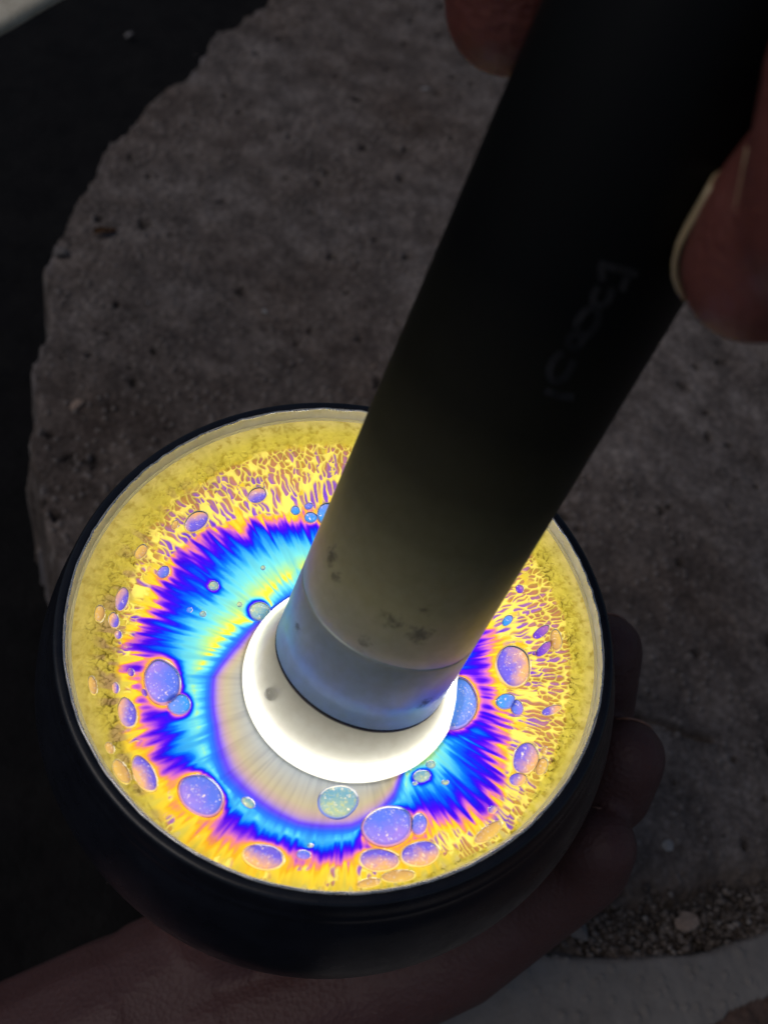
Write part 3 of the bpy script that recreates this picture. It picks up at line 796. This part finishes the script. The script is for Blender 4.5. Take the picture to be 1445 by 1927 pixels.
    glyphs = [[(1126, 497), (1160, 506), (1200, 516)], [(1130, 500), (1132, 530)], [(1180, 520), (1168, 548)], ell(1132, 556, 22, 15, -60, 20, 300), ell(1105, 606, 30, 17, -58), ell(1082, 640, 15, 12, -50), ell(1055, 690, 30, 18, -58, 40, 330), [(1025, 735), (1050, 745), (1080, 748)]]
    V = []; Q = []
    for g in glyphs:
        v, q = stroke(g, 7.5); Q += [[i + len(V) for i in f] for f in q]; V += v
    link('worn_print', np_mesh('worn_print', V, Q), k.m, t)

    # opal collar: runs from the tilted end of the barrel out to a round foot standing in the film
    n = 160; a = np.arange(n) * 2 * math.pi / n
    # aligned angles: film circle uses the same in-plane directions projected on the film
    xf = x - (x @ WZ) * WZ; xf /= np.linalg.norm(xf); yf = np.cross(WZ, xf)
    top = o + np.outer(np.cos(a), x) * 12.7 * MM + np.outer(np.sin(a), y) * 12.7 * MM + z * (H0 + .35) * MM
    bot = o + np.outer(np.cos(a), xf) * 16.05 * MM + np.outer(np.sin(a), yf) * 16.05 * MM + WZ * .06 * MM
    V = []; prof = []
    N = 18
    for i in range(N + 1):
        s = i / N
        wdt = 1 - (1 - s) ** 1.0
        bulge = .35 * math.sin(math.pi * s) * MM
        V.append(top * (1 - s) + bot * s + bulge * (np.outer(np.cos(a), xf) + np.outer(np.sin(a), yf)) * (1 if s < .999 else 0) + WZ * .25 * MM * math.sin(math.pi * s))
    V.append(bot - WZ * .9 * MM)
    Q = []; i = np.arange(n); j = (i + 1) % n
    for q in range(N + 1): Q.append(np.stack([q * n + i, q * n + j, (q + 1) * n + j, (q + 1) * n + i], 1))
    k = NT('opal_collar')
    c = k.ramp(k.noise(500, 3, .6), [(.3, (.46, .445, .385)), (.7, (.51, .50, .44))])
    c = k.mix(1, c, k.ramp(k.attr('thin'), [(0, (.42, .41, .38)), (.45, (.80, .80, .78)), (.7, (1, 1, 1))]), 'MULTIPLY')   # glow falloff painted in: collar colour darker up at the barrel
    tr = k.shade('ShaderNodeBsdfTranslucent', c); df = k.shade('ShaderNodeBsdfDiffuse', c); gl = k.shade('ShaderNodeBsdfGlossy', (1, 1, 1, 1), Roughness=.12)
    fz = k.n('ShaderNodeFresnel'); fz.inputs['IOR'].default_value = 1.45
    k.done(k.mixs(k.math('MULTIPLY', fz.outputs[0], .8), k.mixs(.25, tr, df), gl))
    cm = np_mesh('opal_collar', np.concatenate(V), np.concatenate(Q)[:, ::-1]); attr(cm, 'thin', np.repeat(np.minimum(np.arange(N + 2) / N, 1), n)); link('opal_collar', cm, k.m, t)  # thin carries the painted glow falloff down the collar
    # unseen dark plate added to block light from below entering the collar
    Vp, Qp = lathe([(0.01 * MM, -.10 * MM), (13.2 * MM, -.10 * MM), (15.9 * MM, -.12 * MM)], 96, (o, xf, yf, WZ))
    k = NT('block_plate'); k.done(k.pbr((.10, .10, .095, 1), .6)); link('light_block', np_mesh('light_block', Vp, Qp), k.m, t)
    # the lit ring inside the foot of the collar
    fr = (o, xf, yf, WZ); m = 24
    prof = [((14.2 + .75 * math.cos(b)) * MM, (1.05 + .85 * math.sin(b)) * MM) for b in np.arange(m) * 2 * math.pi / m]
    Vr, Qr = lathe(prof, 128, fr, close=True)
    k = NT('lit_ring'); e = k.n('ShaderNodeEmission'); e.inputs['Color'].default_value = (1, .97, .92, 1); e.inputs['Strength'].default_value = 13.0
    k.done(e.outputs[0]); link('light_ring', np_mesh('light_ring', Vr, Qr), k.m, t)
    # small bubble clinging to the collar
    bm = bmesh.new(); bmesh.ops.create_uvsphere(bm, u_segments=20, v_segments=12, radius=.95 * MM); me = bpy.data.meshes.new('bubble'); bm.to_mesh(me); bm.free()
    k = NT('clear_bubble'); k.done(k.pbr((.95, .95, .95, 1), .02, 0, IOR=1.42, **{'Transmission Weight': 1.0}))
    bo = link('bubble', me, k.m); c_ = at_depth(512, 1308, 141.6)
    # snap on the collar
    cc = np.concatenate(V); cdir = RW @ ray(512, 1308); c00 = to_world((0, 0, 0)); rel = cc - c00
    dist = np.linalg.norm(np.cross(rel, cdir / np.linalg.norm(cdir)), axis=1); dist[(rel @ cdir) > (o - c00) @ cdir + .02] = 1
    hit = cc[np.argmin(dist)]
    bo.location = tuple(hit + (c00 - hit) / np.linalg.norm(c00 - hit) * .0007)
    tag(bo, 'tiny clear bubble sticking to the glowing white collar of the flashlight', 'bubble')
    # the flashlight's own beam inside the liquid, under the film
    ld = bpy.data.lights.new('flashlight_beam', 'POINT'); ld.energy = .040; ld.shadow_soft_size = 9 * MM; ld.color = (1, .98, .95)
    lo = bpy.data.objects.new('flashlight_beam', ld); COL.objects.link(lo); lo.location = tuple(o * .55 + FILM_O * .45 - WZ * 36 * MM)
    lo.parent = t; lo.matrix_parent_inverse = Matrix.Translation(-Vector(tuple(o)))


# ------------------------------------------------------------------ hands
def capsule(V, Q, p, q, r1, r2, n=14):
    p, q = np.asarray(p), np.asarray(q); d = q - p; L = np.linalg.norm(d); d = d / L
    h = np.array([0, 0, 1.0]) if abs(d[2]) < .9 else np.array([1.0, 0, 0]); x = np.cross(h, d); x /= np.linalg.norm(x); y = np.cross(d, x)
    prof = [(r1 * math.cos(t), -r1 * math.sin(t)) for t in np.linspace(1.5, 0, 5)] + [(r2 * math.cos(t), L + r2 * math.sin(t)) for t in np.linspace(0, 1.5, 5)]
    base = len(V); m = len(prof)
    for r, s in prof:
        for i in range(n):
            a = 2 * math.pi * i / n; V.append(p + d * s + (x * math.cos(a) + y * math.sin(a)) * r)
    for k in range(m - 1):
        for i in range(n): Q.append([base + k * n + i, base + k * n + (i + 1) % n, base + (k + 1) * n + (i + 1) % n, base + (k + 1) * n + i])
    V.append(p - d * r1); V.append(q + d * r2)
    for i in range(n):
        Q.append([len(V) - 2, base + (i + 1) % n, base + i, base + i]); Q.append([len(V) - 1, base + (m - 1) * n + i, base + (m - 1) * n + (i + 1) % n, base + (m - 1) * n + i])


def flesh(name, chains, voxel, mat, parent):
    V = []; Q = []
    for ch in chains:
        for (p, r1), (q, r2) in zip(ch, ch[1:]): capsule(V, Q, p, q, r1, r2)
    T = []
    for f in Q:
        if f[2] == f[3]: T.append(f[:3])
        else: T += [[f[0], f[1], f[2]], [f[0], f[2], f[3]]]
    me = np_mesh(name, V, None, T)
    tmp = bpy.data.objects.new('tmp', me); COL.objects.link(tmp)
    rm = tmp.modifiers.new('r', 'REMESH'); rm.mode = 'VOXEL'; rm.voxel_size = voxel
    sm = tmp.modifiers.new('s', 'SMOOTH'); sm.factor = .5; sm.iterations = 10
    dg = bpy.context.evaluated_depsgraph_get(); out = bpy.data.meshes.new_from_object(tmp.evaluated_get(dg))
    bpy.data.objects.remove(tmp); bpy.data.meshes.remove(me)
    out.name = name; out.materials.clear()
    return link(name, out, mat, parent)


def skin_mat(name, tone):
    k = NT(name)
    c = k.ramp(k.noise(90, 5, .65), [(.3, (tone[0] * .82, tone[1] * .72, tone[2] * .70)), (.7, tone)])
    cr = k.vor(900); w = k.noise(1500, 3, .6)
    k.done(k.pbr(c, .55, normal=k.bump(k.math('ADD', cr, w), .35, .0005), spec=.4, **{'Subsurface Weight': .25, 'Subsurface Radius': (.004, .0015, .0008), 'Subsurface Scale': 1.0}))
    return k.m


def nail(tip, direction, up, w, l, r, mat, parent):
    """a curved nail plate lying on the fingertip: tip = centre of the tip ball"""
    d = direction / np.linalg.norm(direction); u = up - (up @ d) * d; u /= np.linalg.norm(u); s = np.cross(d, u)
    V = []; nu, nv = 9, 9
    for i in range(nv):
        t = i / (nv - 1)
        ww = w * (.86 + .14 * math.sin(math.pi * min(t * 1.2, 1))) * (1 - .35 * max(0, t - .8) / .2)
        for j in range(nu):
            a = (j / (nu - 1) - .5) * 2 * ww / r
            rr = r * 1.0; q = t * l - l * .4; f = max(q, 0) / rr
            side = u * math.cos(a) + s * math.sin(a)
            V.append(tip + d * (min(q, 0) + rr * 1.03 * math.sin(f)) + side * rr * math.cos(f))
    Q = [[i * nu + j, i * nu + j + 1, (i + 1) * nu + j + 1, (i + 1) * nu + j] for i in range(nv - 1) for j in range(nu - 1)]
    me = np_mesh('fingernail', V, Q)
    bm = bmesh.new(); bm.from_mesh(me); bmesh.ops.recalc_face_normals(bm, faces=bm.faces); bmesh.ops.solidify(bm, geom=bm.faces[:], thickness=.45 * MM); bm.to_mesh(me); bm.free()
    link('fingernail', me, mat, parent)


def push_out(p, r):
    """keep a joint outside the barrel"""
    o, x, y, z = BF; q = p - o; h = q @ z; v = q - h * z; d = np.linalg.norm(v); need = (RAD + .0) * MM + r * .93
    return p if d > need else o + h * z + v / d * need


def build_hands():
    k = NT('nail_plate'); k.done(k.pbr((.30, .17, .13, 1), .35)); nm = k.m
    k = NT('glow_nail'); k.done(k.pbr((.46, .36, .21, 1), .35)); pale = k.m  # the bowl's yellow glow is put into this nail colour
    D = at_depth
    # --- upper hand, gripping the flashlight like a pen
    skin = skin_mat('skin', (.165, .052, .042))
    root = thing('hand', 'dark blurred hand gripping the flashlight at the top right', 'hand', tuple(D(1750, -250, 84)))
    def J(px, py, z, r, out=True):
        p = D(px, py, z); r *= MM
        return (push_out(p, r) if out else p, r)
    index = [J(1392, 468, 91, 7.2), J(1440, 400, 88, 7.7), J(1600, 170, 84, 8.4), J(1800, -60, 82, 9.2), J(2050, -260, 88, 10)]
    middle = [J(1572, 412, 80, 7.3), J(1590, 330, 79, 7.8), J(1640, 110, 77, 8.6), J(1850, -120, 78, 9.4), J(2120, -300, 86, 10.5)]
    thumb = [J(992, 22, 104, 7.4), J(1008, -40, 102, 8), J(1070, -300, 98, 9), J(1400, -620, 92, 10.5), J(1900, -700, 92, 13)]
    ring = [J(1700, 380, 76, 7), J(1760, 180, 74, 8), J(1950, -80, 76, 9), J(2200, -330, 86, 10)]
    palm = [J(2050, -330, 90, 13, False), J(2150, -500, 92, 14, False), J(2300, -800, 95, 20, False), J(2700, -1200, 100, 24, False)]
    palm2 = [J(1900, -700, 92, 13, False), J(2200, -600, 92, 15, False), J(2300, -800, 95, 20, False)]
    flesh('fingers_and_palm', [index, middle, thumb, ring, palm, palm2], .0009, skin, root)
    up = RW @ np.array([0, 0, 1.0])
    for ch, u in ((index, (-.30, .58, .76)), (middle, (-.72, .1, .70)), (thumb, (-.1, .55, .83))):
        d = ch[0][0] - ch[1][0]; nail(ch[0][0], d, RW @ np.array(u), 3.3 * MM, 12 * MM, ch[0][1], pale, root)
    # --- lower hand, cupping the bowl from below
    S = np.array([0, 0, ZF + (DEPTH - 26) * MM])
    def H(px, py, z, r, touch=False):
        p = D(px, py, z); r *= MM; v = p - S; d = np.linalg.norm(v); need = 46.0 * MM + r * .95
        if d < need or touch: p = S + v / d * need
        return (p, r)
    skin2 = skin_mat('skin_lower', (.100, .049, .049))
    root = thing('hand', 'dark reddish hand cupping the black bowl from below, fingertips at its right', 'hand', tuple(D(300, 1900, 235)))
    little = [H(1128, 1592, 190, 7.2), H(1110, 1632, 196, 7.6), H(1000, 1712, 206, 8.4), H(860, 1800, 214, 10.5), H(690, 1858, 220, 13), H(430, 1960, 222, 20), H(50, 2170, 226, 27), H(-500, 2500, 230, 32)]
    ringf = [H(1180, 1425, 192, 7.4), H(1150, 1490, 200, 8), H(1030, 1600, 216, 9, True), H(840, 1720, 226, 10.5, True), H(560, 1830, 232, 14)]
    midf = [H(1142, 1222, 196, 7.0), H(1120, 1330, 206, 8), H(1010, 1520, 226, 9, True), H(800, 1680, 236, 11, True), H(520, 1800, 236, 15)]
    indf = [H(1010, 1130, 226, 7.5, True), H(930, 1320, 238, 8.4, True), H(800, 1500, 244, 9.4, True), H(640, 1660, 244, 11, True), H(450, 1800, 238, 15)]
    thumb = [H(350, 1330, 222, 8.6, True), H(350, 1470, 230, 9.4, True), H(390, 1650, 234, 12, True), H(430, 1850, 232, 16)]
    pad = [H(620, 1800, 226, 13), H(400, 1830, 228, 18), H(250, 1960, 226, 24), H(-100, 2150, 228, 28)]
    pad2 = [H(780, 1770, 224, 12), H(560, 1850, 228, 16), H(330, 1900, 228, 22)]
    flesh('fingers_and_palm', [little, ringf, midf, indf, thumb, pad, pad2], .0011, skin2, root)
    for ch, u in ((little, (.1, .1, 1)), (ringf, (.1, .1, 1)), (midf, (.1, 0, 1))):
        d = ch[0][0] - ch[1][0]; nail(ch[0][0], d, RW @ np.array(u), 4.6 * MM, 10 * MM, ch[0][1], nm, root)


build_ground()
build_litter()
build_bowl()
build_film()
build_flashlight()
build_hands()
